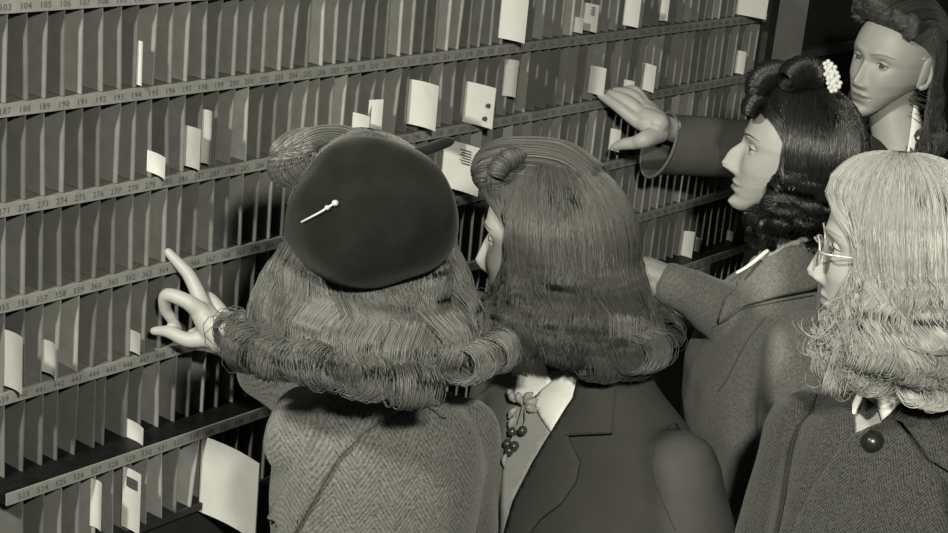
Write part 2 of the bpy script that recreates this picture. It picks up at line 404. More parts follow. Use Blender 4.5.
# ------------------------------------------------------------------ heads
def tab(z, T):
    xs = [t[0] for t in T]; ys = [t[1] for t in T]; return np.interp(z, xs, ys)
def head_mesh(o=None):
    """head with a face, local: x to its left... y forward, z up, origin between the ears"""
    o = o or {}
    nose = o.get('nose', 1.); nt, nz = 300, 260
    th = np.linspace(0, 2*PI, nt, endpoint=False); th = th-.55*np.sin(th)   # denser at the front
    v = np.linspace(0, 1, nz)
    zz = -.109+.226*(v+.0); zz = np.where(v > .86, 0, zz)
    # finer rows near the crown
    t = np.linspace(0, PI/2, 70); zt = .02+.097*np.sin(t); zl = np.linspace(-.109, .02, nz-70, endpoint=False)
    zz = np.concatenate([zl, zt]); nz = len(zz)
    up = np.clip((zz-.02)/.097, 0, 1); k = np.sqrt(np.clip(1-up**2.15, 0, 1))
    a = np.where(zz > .02, .0755*k, tab(zz, [(-.109, .012), (-.106, .02), (-.1, .028), (-.09, .037), (-.075, .047), (-.055, .058), (-.03, .067), (0, .073), (.02, .0755)]))
    bf = np.where(zz > .02, .0885*k, tab(zz, [(-.109, .06), (-.107, .070), (-.103, .078), (-.095, .084), (-.08, .084), (-.05, .087), (-.03, .087), (-.01, .086), (.01, .086), (.02, .0885)]))
    bb = np.where(zz > .02, .095*k, tab(zz, [(-.109, .02), (-.1, .04), (-.08, .06), (-.05, .075), (0, .093), (.02, .095)]))
    TH, ZZ = np.meshgrid(th, zz); A = a[:, None]; BF = bf[:, None]; BB = bb[:, None]
    c, s = np.cos(TH), np.sin(TH); n = 2.25
    den = (np.abs(c)**n+np.abs(s)**n)**(1/n); c /= den; s /= den
    X = A*s; Y = np.where(c > 0, BF*c, BB*c); Z = ZZ.copy()
    wgt = np.clip(c*2.2, 0, 1)
    g = lambda x, z, x0, z0, rx, rz: np.exp(-((np.abs(x)-x0)/rx)**2-((z-z0)/rz)**2)
    nh = tab(Z, [(-.055, 0), (-.049, .002), (-.043, .012), (-.037, .021), (-.03, .0235), (-.018, .0185), (0, .0105), (.012, .004), (.022, .001), (.03, 0)])*nose
    if nose > 1.05: nh = nh+.004*np.exp(-((Z+.008)/.012)**2)
    nw = tab(Z, [(-.05, .0125), (-.035, .0118), (-.02, .0092), (0, .0072), (.02, .0075)])
    d = nh*np.exp(-(np.abs(X)/nw)**2)
    d += .007*g(X, Z, .0135, -.0385, .0055, .0055)
    d += .0055*np.exp(-((Z+.0575)/.0042)**2-(np.abs(X)/.021)**4)+.0065*np.exp(-((Z+.0685)/.0048)**2-(np.abs(X)/.018)**4)
    d -= .0045*np.exp(-((Z+.0628)/.0016)**2-(np.abs(X)/.024)**4)
    d += .007*g(X, Z, 0, -.096, .017, .011)-.003*g(X, Z, 0, -.081, .02, .005)
    d -= .010*g(X, Z, .031, .010, .018, .011); d += .0035*g(X, Z, .026, .029, .022, .006)
    d += .004*g(X, Z, .043, -.022, .02, .018)
    Y = Y+d*wgt
    # eyelids and opening
    yE = .0655; lid = .0138; rr2 = (np.abs(X)-.031)**2+(Z-.008)**2
    op = o.get('open', 1.)
    xx = (np.abs(X)-.031)/.0145; alm = (np.abs(xx) < 1) & (Z-.008 < .0052*op*(1-xx**2)) & (Z-.008 > -.0042*op*(1-xx**2))
    ly = yE+np.sqrt(np.clip(lid**2-rr2, 0, 1)); front = c > .2
    Y = np.where(front & (rr2 < (.0125)**2), np.maximum(Y, ly), Y)
    Y = np.where(front & alm, np.minimum(Y, yE+.0095), Y)
    # jaw line rises towards the ear
    kk = np.clip((Y+.02)/.095, 0, 1); kk = .28+.72*kk*kk*(3-2*kk); tj = np.clip((.02-Z)/.13, 0, 1)
    Z = Z+(1-kk)*.076*tj**2
    V = np.stack([X, Y, Z], -1).reshape(-1, 3); nt_ = len(th)
    i, j = np.meshgrid(np.arange(nz-1), np.arange(nt_), indexing='ij')
    Q = np.stack([i*nt_+j, i*nt_+(j+1) % nt_, (i+1)*nt_+(j+1) % nt_, (i+1)*nt_+j], -1).reshape(-1, 4)
    cx = X.reshape(-1)[Q].mean(1); cz = ZZ.reshape(-1)[Q].mean(1); cc = c.reshape(-1)[Q].mean(1)
    MI = np.zeros(len(Q), int)
    q = cx/.0225; lip = (np.abs(q) < 1) & (cc > .2) & (cz < -.0628+(.0085-.002*np.exp(-(cx/.003)**2))*np.clip(1-q**2, 0, 1)**.7) & (cz > -.0628-.0095*np.clip(1-q**2, 0, 1)**.8)
    MI[lip] = 1
    bx = (np.abs(cx)-.033)/.02; br = (np.abs(bx) < 1) & (cc > .1) & (np.abs(cz-(.0285+.0035*(1-bx**2)-.0015*bx)) < .0019*(1.15-.6*bx))
    return V, Q, MI
def ear_vf(side):
    P = []
    for t in np.linspace(-.3, 4.2, 20):
        P.append((side*(.0755+.010*(.5-.5*math.cos(t))), .004-.019*math.sin(t*.75)*1.0, .004+.029*math.cos(t*.75)*1.0))
    V, F = tube_vf(P, [.0035]*4+[.0042]*12+[.006]*4, 8); V = list(V); F = list(F); k = len(V)
    V2, F2 = tube_vf([(side*.0735, -.002, -.022), (side*.077, -.006, .0), (side*.078, -.006, .022)], [.010, .0155, .013], 14, True, ((side, 0, 0), .42))
    return V+list(V2), F+[tuple(i+k for i in f) for f in F2]
class Frame:
    def __init__(s, org, face, nod=0, roll=0):
        y = np.array(face, float); y[2] = 0; y /= np.linalg.norm(y); x = np.array([y[1], -y[0], 0]); z = np.array([0, 0, 1.])
        R = np.array([x, y, z]).T
        cn, sn = math.cos(math.radians(nod)), math.sin(math.radians(nod)); cr, sr = math.cos(math.radians(roll)), math.sin(math.radians(roll))
        Rn = np.array([[1, 0, 0], [0, cn, sn], [0, -sn, cn]]); Rr = np.array([[cr, 0, sr], [0, 1, 0], [-sr, 0, cr]])
        s.R = R@Rn@Rr; s.o = np.array(org, float)
    def __call__(s, V): return np.asarray(V, float)@s.R.T+s.o
def dirv(r, f): return RT*r+FW*f

# ------------------------------------------------------------------ hair
def strands_mesh(S, rad, tone, name='hair'):
    """S: (N,K,3) strands -> thin three-sided tubes"""
    N, K, _ = S.shape
    T = np.gradient(S, axis=1); T /= np.linalg.norm(T, axis=2, keepdims=True)+1e-9
    ref = np.array([.31, .52, .79]); u = np.cross(T, ref); u /= np.linalg.norm(u, axis=2, keepdims=True)+1e-9; w = np.cross(T, u)
    prof = np.minimum(1, np.minimum(np.linspace(.8, 12, K), np.linspace(12, .35, K)))[None, :, None]*rad
    prof = prof*np.asarray(rng.uniform(.6, 1.3, (N, 1, 1)))
    V = np.stack([S+prof*(math.cos(a)*u+math.sin(a)*w) for a in (0, 2*PI/3, 4*PI/3)], 2)
    idx = np.arange(N*K*3).reshape(N, K, 3); Q = []
    for j in range(3):
        a = idx[:, :-1, j]; b_ = idx[:, :-1, (j+1) % 3]; c = idx[:, 1:, (j+1) % 3]; d = idx[:, 1:, j]
        Q.append(np.stack([a, b_, c, d], -1).reshape(-1, 4))
    me = npmesh(V.reshape(-1, 3), np.vstack(Q), name)
    at_ = me.attributes.new('tone', 'FLOAT', 'POINT'); at_.data.foreach_set('value', np.repeat(tone, K*3).astype(np.float32))
    return me
HN = 1.15
def sm(t): t = np.clip(t, 0, 1); return t*t*(3-2*t)
def fall(N, o):
    """hair falling from the crown round the head and curling at the tips"""
    g = lambda k, d: o.get(k, d)
    K = g("K", 30); M = g('clumps', 70); N = int(N*HN)
    azr = g('az', (-180, 180)); fl = g('face', 75); rw = lambda lo, hi: rng.uniform(lo, hi, M)
    cA = np.linspace(azr[0], azr[1], M, endpoint=False)+rng.normal(0, 3, M); cL = rw(0, 1)**.6
    cP = np.radians(cA)*g('phaz', 1.5)+rng.normal(0, .9, M)+cL*2
    cLen = rng.normal(1, g('lenvar', .10), M); cC = rw(.65, 1.35); cD = rng.choice([-1, 1], M, p=[1-g('outp', .3), g('outp', .3)]); cT = rw(.72, 1.25)
    cB = rng.normal(0, g('tilt', .7), M); cE = rng.normal(0, g('evar', .04), M)
    ci = rng.integers(0, M, N); col = lambda a: a[ci][:, None]
    a1, a2 = g('e1', .36), g('e2', .74)-.04; u = np.concatenate([np.linspace(0, a1, 8), np.linspace(a1, a2, 9)[1:], np.linspace(a2, 1, K-15)[1:]])[None, :]
    cl = g('clump', .7)*sm(u*1.6-.15)
    az0 = col(cA)+rng.normal(0, g('spread', 11), (N, 1))*(1-cl)
    cly = g('clumpl', .93)*sm(u*1.8-.1); ly = col(cL)*cly+rng.uniform(0, 1, (N, 1))*(1-cly); ly = .35+.65*ly
    ph = col(cP)+rng.normal(0, .1, (N, 1))
    L = (g('len', .2)+g('lenback', 0)*np.cos(np.radians(az0+180)))*col(cLen)*(1+rng.normal(0, .02, (N, 1)))
    e1 = g('e1', .36); e2 = g('e2', .74)+col(cE)
    s1 = np.clip(u/e1, 0, 1); s2 = np.clip((u-e1)/(e2-e1), 0, 1); s3 = np.clip((u-e2)/(1-e2), 0, 1)
    el = np.radians(rng.uniform(66, 90, (N, 1)))*(1-s1)**1.05
    sg = np.sign(az0+1e-6); aa = np.abs(az0)
    aa = np.where(aa < fl, aa+(fl-aa)*sm(s1*1.5-g('sweep', .15)), aa)
    az = np.radians(sg*aa+g('twist', 0)*s2)
    R = g('R', (.084, .104, .123)); gx = 1+g('thick', .16)*ly*(.35+.65*sm(s2*1.2))
    dx, dy = np.sin(az), np.cos(az); ce, se = np.cos(el), np.sin(el)
    fx = g('flare', .35)*s2**g('fpow', 1.2)
    rx = R[0]*gx*(1+fx); ry = R[1]*gx*(1+fx); rad = 1/np.sqrt((dx/rx)**2+(dy/ry)**2)
    wv = sm(s1*.8)*.35+.65*sm(s2*2.5); W_ = g('wave', .005)*(1-.6*s3); nw = g('nw', 2.0)
    wa = W_*np.sin(2*PI*nw*(s2+.35*s1)+ph)*wv; wl = W_*g('wlat', 1.1)*np.cos(2*PI*nw*(s2+.35*s1)+ph*1.3)*wv
    px = dx*(rad*ce+wa*.35)+dy*wl; py = dy*(rad*ce+wa*.35)-dx*wl-.008+(dy*.5+.4)*g('part', .03)*(1-s1)
    pz = R[2]*gx*se-L*s2-L*.0*s1
    rc = g('curl', .02)*col(cC)*(1-.4*s3); turn = g('turn', 1.1)*2*PI*s3*rng.uniform(.95, 1.05, (N, 1))
    io = col(cD); cb, sb = np.cos(col(cB)), np.sin(col(cB))
    qx = dx*cb+dy*sb; qy = dy*cb-dx*sb
    px = px+qx*io*rc*(1-np.cos(turn)); py = py+qy*io*rc*(1-np.cos(turn)); pz = pz-rc*np.sin(turn)
    lat = col(cB)*g('lat', .02)*s3
    px = px+qy*lat; py = py-qx*lat
    S = np.stack([px, py, pz], -1)
    S += rng.normal(0, g('fuzz', .0012)*.45, (N, 1, 3))*(0.3+u[..., None])
    fly = (rng.uniform(0, 1, (N, 1)) < .05)*2.2+.35
    S += (g('wild', .003)*fly*np.sin(u*rng.uniform(4, 9, (N, 1))+rng.uniform(0, 6.3, (N, 1))))[..., None]*rng.normal(0, .5, (N, 1, 3))*(u[..., None]**1.3)
    tone = cT[ci]*rng.normal(1, .07, N)
    return S, np.clip(tone, .4, 1.7)
def roll(N, axis, rad, turns=1.3, start=0, flat=(0, 0, 1), K=30, spread=.25, dr=.5, drift=.0):
    """rolled curl: hair wound round a line"""
    P = resample(axis, 60); T = np.gradient(P, axis=0); T /= np.linalg.norm(T, axis=1)[:, None]
    N = int(N*HN); s = rng.uniform(0, 1, N); ii = (s*59).astype(int); c = P[ii]; t = T[ii]
    f = np.array(flat, float); u = f-t*(t@f)[:, None]; u /= np.linalg.norm(u, axis=1)[:, None]; w = np.cross(t, u)
    end = 1-.35*np.abs(2*s-1)**3
    lay = rng.uniform(1-dr*.3, 1, N)*end; k = np.linspace(0, 1, K)
    ang = start+(turns*2*PI)*k[None, :]+rng.normal(0, spread, N)[:, None]
    r = (rad*lay)[:, None]*(1-dr*k[None, :])
    S = c[:, None, :]+r[..., None]*(np.cos(ang)[..., None]*u[:, None, :]+np.sin(ang)[..., None]*w[:, None, :])+(drift*(k[None, :]-.5)+rng.normal(0, .0015, N)[:, None])[..., None]*t[:, None, :]
    return S+rng.normal(0, .0006, (N, 1, 3)), np.clip(rng.normal(1, .15, N), .4, 1.6)
def locks(N, guides, rad, K=30, curlr=0, turns=0, tonev=.12, clump=.5):
    """strands following hand-placed locks"""
    out = []; tn = []
    for gi, G in enumerate(guides):
        P = resample(G, K); T = np.gradient(P, axis=0); T /= np.linalg.norm(T, axis=1)[:, None]+1e-9
        r = rad[gi] if isinstance(rad, (list, tuple)) else rad
        ref = np.array([.2, .3, 1.]); u = np.cross(T, ref); u /= np.linalg.norm(u, axis=1)[:, None]; w = np.cross(T, u)
        n = int(N*HN)//len(guides); a = rng.uniform(0, 2*PI, n); q = np.sqrt(rng.uniform(0, 1, n))*r
        k = np.linspace(0, 1, K); wd = ((1-clump*k)*np.minimum(1, .3+k*5))[None, :]
        tw = a[:, None]+k[None, :]*1.2
        S = P[None]+(q[:, None]*wd*np.cos(tw))[..., None]*u[None]+(q[:, None]*wd*np.sin(tw))[..., None]*w[None]
        out.append(S); tn.append(np.clip(rng.normal(rng.uniform(.85, 1.15), tonev, n), .4, 1.7))
    return np.concatenate(out), np.concatenate(tn)
def pomp(N, o, wd=.055, h=.022, back=-.03, n=9, y0=.088, z0=.082, r=.013, side=0):
    """front hair lifted off the forehead and swept back over the crown"""
    G = []; R = o['R']; k = 1+o.get('thick', .16)*.8
    for t in np.linspace(-1, 1, n):
        x = wd*t; f = math.sqrt(max(0, 1-(x/.088)**2)); j = rng.uniform(-.003, .003)
        G.append([(x*.95, y0*f, z0-.012*t*t), (x*1.0+side*.2, y0*f+.012+j, z0+.022), (x*.98+side*.6, .074*f+.012, R[2]*k*.93*f+h*.8+j), (x*.85+side, .035, R[2]*k*f+h*.75), (x*.7+side, back, R[2]*k*f+.001), (x*.8+side, back-.05, R[2]*k*f*.8)])
    return locks(N, G, r, clump=.35)
def cap_mesh(fr, o, layers=.62):
    """scalp under the strands so that no skin shows through"""
    oo = dict(o); n, m = 72, 40; A = np.linspace(-180, 180, n, endpoint=False)
    R = oo.get('R', (.084, .104, .123)); fl = oo.get('face', 75); V = []
    L = oo.get('len', .2)*oo.get('capdrop', .75)
    for i in range(m):
        u = i/(m-1)
        for a in A:
            s1 = min(1, u/.5); s2 = max(0, (u-.5)/.5); el = math.radians(86)*(1-s1); aa = abs(a); sg = 1 if a >= 0 else -1
            if aa < fl: aa = aa+(fl-aa)*float(sm(s1*1.5-oo.get('sweep', .15)))
            z_ = math.radians(sg*aa); sq = s2*oo.get('capdrop', .75); g_ = 1+oo.get('thick', .16)*oo.get('caplay', .42)*(.35+.65*float(sm(sq*1.2))); f_ = 1+oo.get('flare', .35)*.86*sq**max(1., oo.get('fpow', 1.2))
            rx, ry = R[0]*g_*f_, R[1]*g_*f_; rr = 1/math.sqrt((math.sin(z_)/rx)**2+(math.cos(z_)/ry)**2)
            V.append((math.sin(z_)*rr*math.cos(el), math.cos(z_)*rr*math.cos(el)-.008, R[2]*g_*math.sin(el)-L*s2))
    F = [(i*n+j, i*n+(j+1) % n, (i+1)*n+(j+1) % n, (i+1)*n+j) for i in range(m-1) for j in range(n) if not (abs((A[j]+A[(j+1) % n])/2) < 3 and i > m*.3)]
    return fr(V), F
def make_hair(fr, sets, cap, mt, parent, rad=.0007):
    rad = rad*.62
    S = np.concatenate([s[0] for s in sets]); t = np.concatenate([s[1] for s in sets])
    S = fr(S.reshape(-1, 3)).reshape(S.shape)
    me = strands_mesh(S, rad, t)
    if cap:
        V, F = cap; V1 = np.empty(len(me.vertices)*3, np.float32); me.vertices.foreach_get('co', V1); V1 = V1.reshape(-1, 3)
        n = len(V1); k = np.empty(len(me.loops), np.int32); me.loops.foreach_get('vertex_index', k)
        t0 = np.empty(n, np.float32); me.attributes['tone'].data.foreach_get('value', t0)
        Q = np.vstack([k.reshape(-1, 4), np.array(F, int)+n])
        me = npmesh(np.vstack([V1, V]), Q); at_ = me.attributes.new('tone', 'FLOAT', 'POINT')
        at_.data.foreach_set('value', np.concatenate([t0, np.full(len(V), .75)]).astype(np.float32))
    return link('hair', me, mt, parent)

# ------------------------------------------------------------------ bodies and coats
RINGS = [(0, .062, .06, 0), (-.02, .078, .066, -.002), (-.04, .112, .076, -.004), (-.06, .15, .088, -.004), (-.085, .176, .10, 0), (-.13, .188, .112, .004),
         (-.2, .187, .124, .012), (-.27, .180, .126, .014), (-.4, .152, .108, .005), (-.52, .178, .125, 0), (-.65, .188, .135, 0), (-1.0, .20, .155, 0)]
def torso_vf(base, yaw, off=0, zmin=-1.0, lean=0, wide=1., n=48, m=70, rings=RINGS, ex=2.35):
    R = np.array(rings[::-1]); z = np.linspace(zmin, 0, m); V = []
    c, s = math.cos(yaw), math.sin(yaw)
    for q in z:
        a, b_, y0 = (np.interp(q, R[:, 0], R[:, i]) for i in (1, 2, 3)); a = a*wide+off; b_ = b_+off
        yy = y0-lean*(-q)
        for j in range(n):
            t = 2*PI*j/n; ct, st = math.cos(t), math.sin(t); d = (abs(ct)**ex+abs(st)**ex)**(1/ex)
            x, y = a*ct/d, b_*st/d+yy
            V.append((base[0]+x*c-y*s, base[1]+x*s+y*c, base[2]+q))
    F = [(i*n+j, i*n+(j+1) % n, (i+1)*n+(j+1) % n, (i+1)*n+j) for i in range(m-1) for j in range(n)]
    F += [tuple(range(n))[::-1], tuple((m-1)*n+j for j in range(n))]
    return V, F
def loc(base, yaw, p):
    c, s = math.cos(yaw), math.sin(yaw); return np.array([base[0]+p[0]*c-p[1]*s, base[1]+p[0]*s+p[1]*c, base[2]+p[2]])
def yaw_of(d): return math.atan2(d[1], d[0])-PI/2
def folds(sc, amp, seed):
    def f(co):
        p = Vector((co.x*sc+seed, co.y*sc, co.z*sc*.6)); return amp*(noise.noise(p)+.5*noise.noise(p*2.3))
    return f
lash = mat('eyelash', .012, .7)
skin = mat('skin', .30, .5, .35, 60, .04); skin.node_tree.nodes['Principled BSDF'].inputs['Subsurface Weight'].default_value = .08
skin.node_tree.nodes['Principled BSDF'].inputs['Subsurface Radius'].default_value = (.008, .008, .008)
lipm = mat('lips', .17, .4, .4)
eyew = mat('eye_white', .6, .25, .5); iris = mat('iris', .06, .2, .6)
shoe_m = mat('shoe_leather', .03, .4, .5); stock = mat('stocking', .2, .6)
def person(key, head, face, nod, rollv, label, body_dir, base_off, coat_m, hair_m, brow_m, headopt=None, arms=None, lean=0, wide=1., hands=None, coat_vox=.007, fold=(9, .006), neck=True, extra_coat=None):
    """head: world position of the head's centre"""
    fr = Frame(head, face, nod, rollv); yb = yaw_of(body_dir)
    base = np.array(head)+base_off
    foot = (base[0], base[1], 0)
    root = empty('person', foot, label, 'person')
    # skin: head, neck, hands in one mesh
    V, Q, MI = head_mesh(headopt); b = MB(); Vw = fr(V); b.V = [tuple(v) for v in Vw]; b.F = [tuple(int(i) for i in q) for q in Q]; b.M = list(map(int, MI))
    for sd in (-1, 1):
        v, f = ear_vf(sd); b.add(fr(v), f)
    n0 = fr([(0, -.018, -.03)])[0]; n1 = fr([(0, -.03, -.10)])[0]
    tb = MB(); tb.tube(resample([n0, n1, base+np.array([0, 0, .01]), base+np.array([0, 0, -.08])], 14), resample([[.048], [.049], [.055], [.075]], 14)[:, 0], 24)
    V1, F1 = torso_vf(base, yb, -.016, -.62, lean, wide); tb.add(V1, F1)
    for sx in (-.085, .085):
        hp = loc(base, yb, (sx, -lean*.6, -.55)); kn = np.array([*loc(base, yb, (sx, .02, 0))[:2], base[2]*.34]); an = np.array([*loc(base, yb, (sx, -.01, 0))[:2], .09])
        to = np.array([*loc(base, yb, (sx, .1, 0))[:2], .045])
        tb.tube(resample([hp, kn, an], 14), resample([[.085], [.055], [.036]], 14)[:, 0], 16); tb.tube([an, (an+to)/2+[0, 0, -.01], to], [.034, .034, .026], 12)
    for (pts, rad) in (arms or []): tb.tube(resample(pts, 16), resample([[r] for r in rad], 16)[:, 0], 16)
    mr = remesh(tb.me(), .008, 4); V1, F1 = getvf(mr); b.add(V1, F1)
    for hm in (hands or []):
        V1, F1 = getvf(remesh(hm, .0022, 9)); b.add(V1, F1)
    me = b.me(); link('body', me, [skin, lipm, brow_m], root)
    # eyes
    for sd in (-1, 1):
        gz = (headopt or {}).get('gaze', (0, 0)); yE = .0655
        cb = MB(); U_, V_ = 24, 16
        P = [(math.sin(PI*i/V_)*math.cos(2*PI*j/U_), math.cos(PI*i/V_), math.sin(PI*i/V_)*math.sin(2*PI*j/U_)) for i in range(V_+1) for j in range(U_)]
        F = [(i*U_+j, i*U_+(j+1) % U_, (i+1)*U_+(j+1) % U_, (i+1)*U_+j) for i in range(V_) for j in range(U_)]
        cg, sg_ = math.cos(gz[0]), math.sin(gz[0]); P = [(x*cg+y*sg_, -x*sg_+y*cg, z) for x, y, z in P]
        cb.add(fr([(sd*.031+.0128*x, yE+.0128*y, .008+.0128*z+gz[1]*.0128*y) for x, y, z in P]), F)
        cb.M = [1 if k < 4*U_ else 0 for k in range(len(F))]
        cb.build('eye', [eyew, iris], root, True)
    hb = BVHTree.FromPolygons([Vector(v) for v in V], [tuple(map(int, q)) for q in Q])
    def onface(x, z, off):
        h = hb.ray_cast(Vector((x, .3, z)), Vector((0, -1, 0))); return np.array(h[0])+np.array([0, off, 0]) if h[0] is not None else np.array([x, .07, z])
    op = (headopt or {}).get('open', 1.)
    for sd in (-1, 1):
        pts = [onface(sd*(.013+.042*t), .0275+.006*math.sin(PI*min(1, t*1.05)*.75)-.003*t, .0002) for t in np.linspace(0, 1, 12)]
        bb = MB(); V2, F2 = tube_vf(fr(pts), np.interp(np.linspace(0, 1, 12), [0, .2, .7, 1], [.0016, .0022, .0016, .0006]), 8, True, ((0, 1, 0), .5)); bb.add(V2, F2); bb.build('eyebrow', brow_m, root, True)
        pts = []
        for t in np.linspace(-1, 1, 13):
            x = sd*.031+.0145*t; z = .008+.0052*op*(1-t*t)+.0004; pts.append((x, .0655+math.sqrt(max(.0138**2-(x-sd*.031)**2-(z-.008)**2, 1e-7))+.0004, z))
        bb = MB(); V2, F2 = tube_vf(fr(pts), [.0004]+[.0009]*11+[.0005], 6); bb.add(V2, F2); bb.build('eyelashes', lash, root, True)
    # shoes
    for sx in (-.085, .085):
        sb = MB(); p = [np.array([*loc(base, yb, (sx, y, 0))[:2], z]) for y, z in ((-.045, .045), (.03, .04), (.11, .03), (.15, .025))]
        sb.tube(resample(p, 12), resample([[.034], [.038], [.036], [.022]], 12)[:, 0], 16, True, ((0, 0, 1), .8)); q = p[0]-np.array([0, 0, .02]); sb.tube([q, (q[0], q[1], .012)], [.026, .022], 12)
        sb.build('shoe', shoe_m, root, True)
    # coat
    cb = MB(); V1, F1 = torso_vf(base, yb, .004, -1.0, lean, wide); cb.add(V1, F1)
    for (pts, rad) in (extra_coat or []): cb.tube(resample(pts, 20), resample([[r] for r in rad], 20)[:, 0], 20)
    cme = remesh(cb.me(), coat_vox, 6)
    displace(cme, folds(fold[0], fold[1], len(key)*3.7))
    V9, F9 = getvf(mr); V8, F8 = getvf(cme); cbv = BVHTree.FromPolygons([Vector(v) for v in V8]+[Vector(v) for v in V9], F8+[tuple(i+len(V8) for i in f) for f in F9])
    coat = link('coat', cme, coat_m, root)
    return root, fr, base, yb, cbv, coat
def both_sleeves(base, yb, la, ra, wide=1., r=(.064, .06, .052, .046)):
    """arms hanging or bent; la/ra = elbow, wrist in world or None for hanging"""
    out = []
    for sd, A in ((-1, la), (1, ra)):
        sh = loc(base, yb, (sd*.162*wide, 0, -.098)); 
        if A is None:
            A = (loc(base, yb, (sd*.225*wide, -.02, -.36)), loc(base, yb, (sd*.2*wide, .10, -.58)))
        out.append(([sh, sh*.55+A[0]*.45+np.array([0, 0, .012]), A[0], A[1]], r))
    return out

# ------------------------------------------------------------------ hands (joints measured, joined to one surface)
def hand(chains):
    b = MB()
    for pts, rad in chains:
        P = [at(*p) for p in pts]; k = max(6, len(P)*4); b.tube(resample(P, k), resample([[r*1.12] for r in rad], k)[:, 0], 14)
    return b.me()

H_hair1 = hairmat('light_brown_hair', .085); H_hair3 = hairmat('brown_hair', .056); H_black = hairmat('black_hair', .012, .3, .6)
H_brown5 = hairmat('dark_brown_hair', .075); H_blond = hairmat('blonde_hair', .25)
brow = mat('eyebrow', .06, .8); browl = mat('light_eyebrow', .2, .8)

# ---- 1 woman with the beret, seen from behind
hd = at(368, 238, 1.95); face = dirv(-.45, .85); body = dirv(-.35, .93)
yb = yaw_of(body); base = hd+np.array([0, 0, -.165])-np.array([*body[:2], 0])/np.linalg.norm(body)*.0+dirv(.038, 0)
wr = at(246, 356, 2.36); la = (at(312, 405, 2.2), wr)
d0 = 2.44
h1 = hand([
    ([(250, 358, 2.36), (238, 350, 2.40), (226, 338, d0)], (.024, .023, .022)),
    ([(226, 338, d0), (214, 326, d0), (205, 313, d0)], (.022, .021, .0145)),
    ([(226, 340, d0), (212, 328, d0-.005), (199, 311, d0-.01)], (.022, .019, .0135)),
    ([(228, 342, d0), (216, 338, d0), (206, 337, d0)], (.022, .020, .014)),
    ([(230, 344, d0+.01), (218, 343, d0+.01), (210, 344, d0+.015)], (.020, .018, .013)),
    ([(206, 316, d0), (200, 298, d0+.015), (190, 277, d0+.02), (182, 267, d0+.02), (168, 252, d0+.02)], (.0135, .0112, .0096, .0084, .0064)),
    ([(200, 311, d0-.01), (186, 301, d0-.02), (167, 295, d0-.015), (165, 308, d0), (171, 318, d0+.01), (178, 328, d0+.02)], (.0132, .0108, .0098, .0085, .0078, .0062)),
    ([(206, 338, d0), (188, 340, d0), (172, 333, d0+.005), (163, 331, d0+.01), (154, 331, d0+.015)], (.0130, .0108, .0092, .0078, .0062)),
    ([(210, 344, d0+.015), (197, 344, d0+.02), (190, 337, d0+.035), (196, 331, d0+.04)], (.010, .0088, .008, .0065)),
    ([(230, 335, d0+.01), (222, 315, d0+.03), (210, 300, d0+.035), (203, 296, d0+.05)], (.016, .012, .0105, .008)),
])
slv = both_sleeves(base, yb, la, (loc(base, yb, (.15, .10, -.32)), loc(base, yb, (.05, .26, -.30))), .66, (.048, .050, .046, .04))
slv[0] = ([slv[0][0][0], (slv[0][0][0]+la[0])/2, la[0], at(262, 372, 2.31)], (.046, .048, .046, .036))
coat1 = herring('grey_herringbone_tweed', .085, yb, .0085, .05, .22, .42)
p1, f1, base1, yb1, bv1, c1 = person('beret', hd, face, 4, 0, 'person seen from behind in a dark beret and grey herringbone coat, touching the rack', body, base-hd, coat1, H_hair1, brow,
    arms=[([la[0], wr+(la[0]-wr)*.15], (.03, .022))], hands=[h1], extra_coat=slv, wide=.68, lean=0, fold=(7, .006))
o1 = dict(R=(.094, .110, .124), len=.12, flare=.35, fpow=.75, thick=.18, clumps=56, face=70, curl=.021, turn=1.2, wave=.009, nw=1.3, lat=.035, lenvar=.08, wild=.006, e1=.36, e2=.66, outp=.35, fuzz=.0014)
sets = [fall(9500, o1)]
rp = [f1.R.T@(at(*p)-f1.o) for p in ((282, 168, 1.93), (300, 147, 1.93), (330, 136, 1.95))]
L1 = lambda *ps: [f1.R.T@(at(*p)-f1.o) for p in ps]
sets.append(locks(2000, [L1((296+i*9, 186-i*3, 1.93), (280+i*9, 172-i*6, 1.92), (281+i*10, 152-i*4, 1.92), (298+i*11, 139-i*1.5, 1.93), (326+i*9, 138, 1.94), (352, 150, 1.93)) for i in range(4)], .015, clump=.3))
make_hair(f1, sets, cap_mesh(f1, o1), H_hair1, p1, .0008)
# beret: a soft felt dome on the back of the head
felt = mat('beret_felt', .006, .95, .08, 30, .25, .35, 300); felt.node_tree.nodes['Principled BSDF'].inputs['Sheen Weight'].default_value = .06
bc = at(372, 212, 1.80); ax_n = -ray(372, 212); ax_n = ax_n/np.linalg.norm(ax_n)+np.array([0, 0, .25]); ax_n /= np.linalg.norm(ax_n)
ux = np.cross([0, 0, 1], ax_n); ux /= np.linalg.norm(ux); uy = np.cross(ax_n, ux)
b = MB(); nn, mm = 64, 34; V = []
for i in range(mm+1):
    t = PI*i/mm
    for j in range(nn):
        a = 2*PI*j/nn; r = math.sin(t)**.9; h = math.cos(t)
        q_ = 1+.05*math.cos(2*a-.35)+.035*math.cos(3*a+.9)+.02*math.cos(5*a+2); rx = .093*q_; ry = .091*q_
        hh = (.080*h if h > 0 else .035*h)+.010*noise.noise(Vector((math.cos(a)*r*2.2, math.sin(a)*r*2.2, h*1.5)))
        V.append(bc+ux*rx*r*math.cos(a)+uy*ry*r*math.sin(a)+ax_n*(hh-.012))
F = [(i*nn+j, i*nn+(j+1) % nn, (i+1)*nn+(j+1) % nn, (i+1)*nn+j) for i in range(mm) for j in range(nn)]
b.add(V, F); hme = b.me(); hbv = bvh(hme); beret = link('beret', hme, felt, p1)
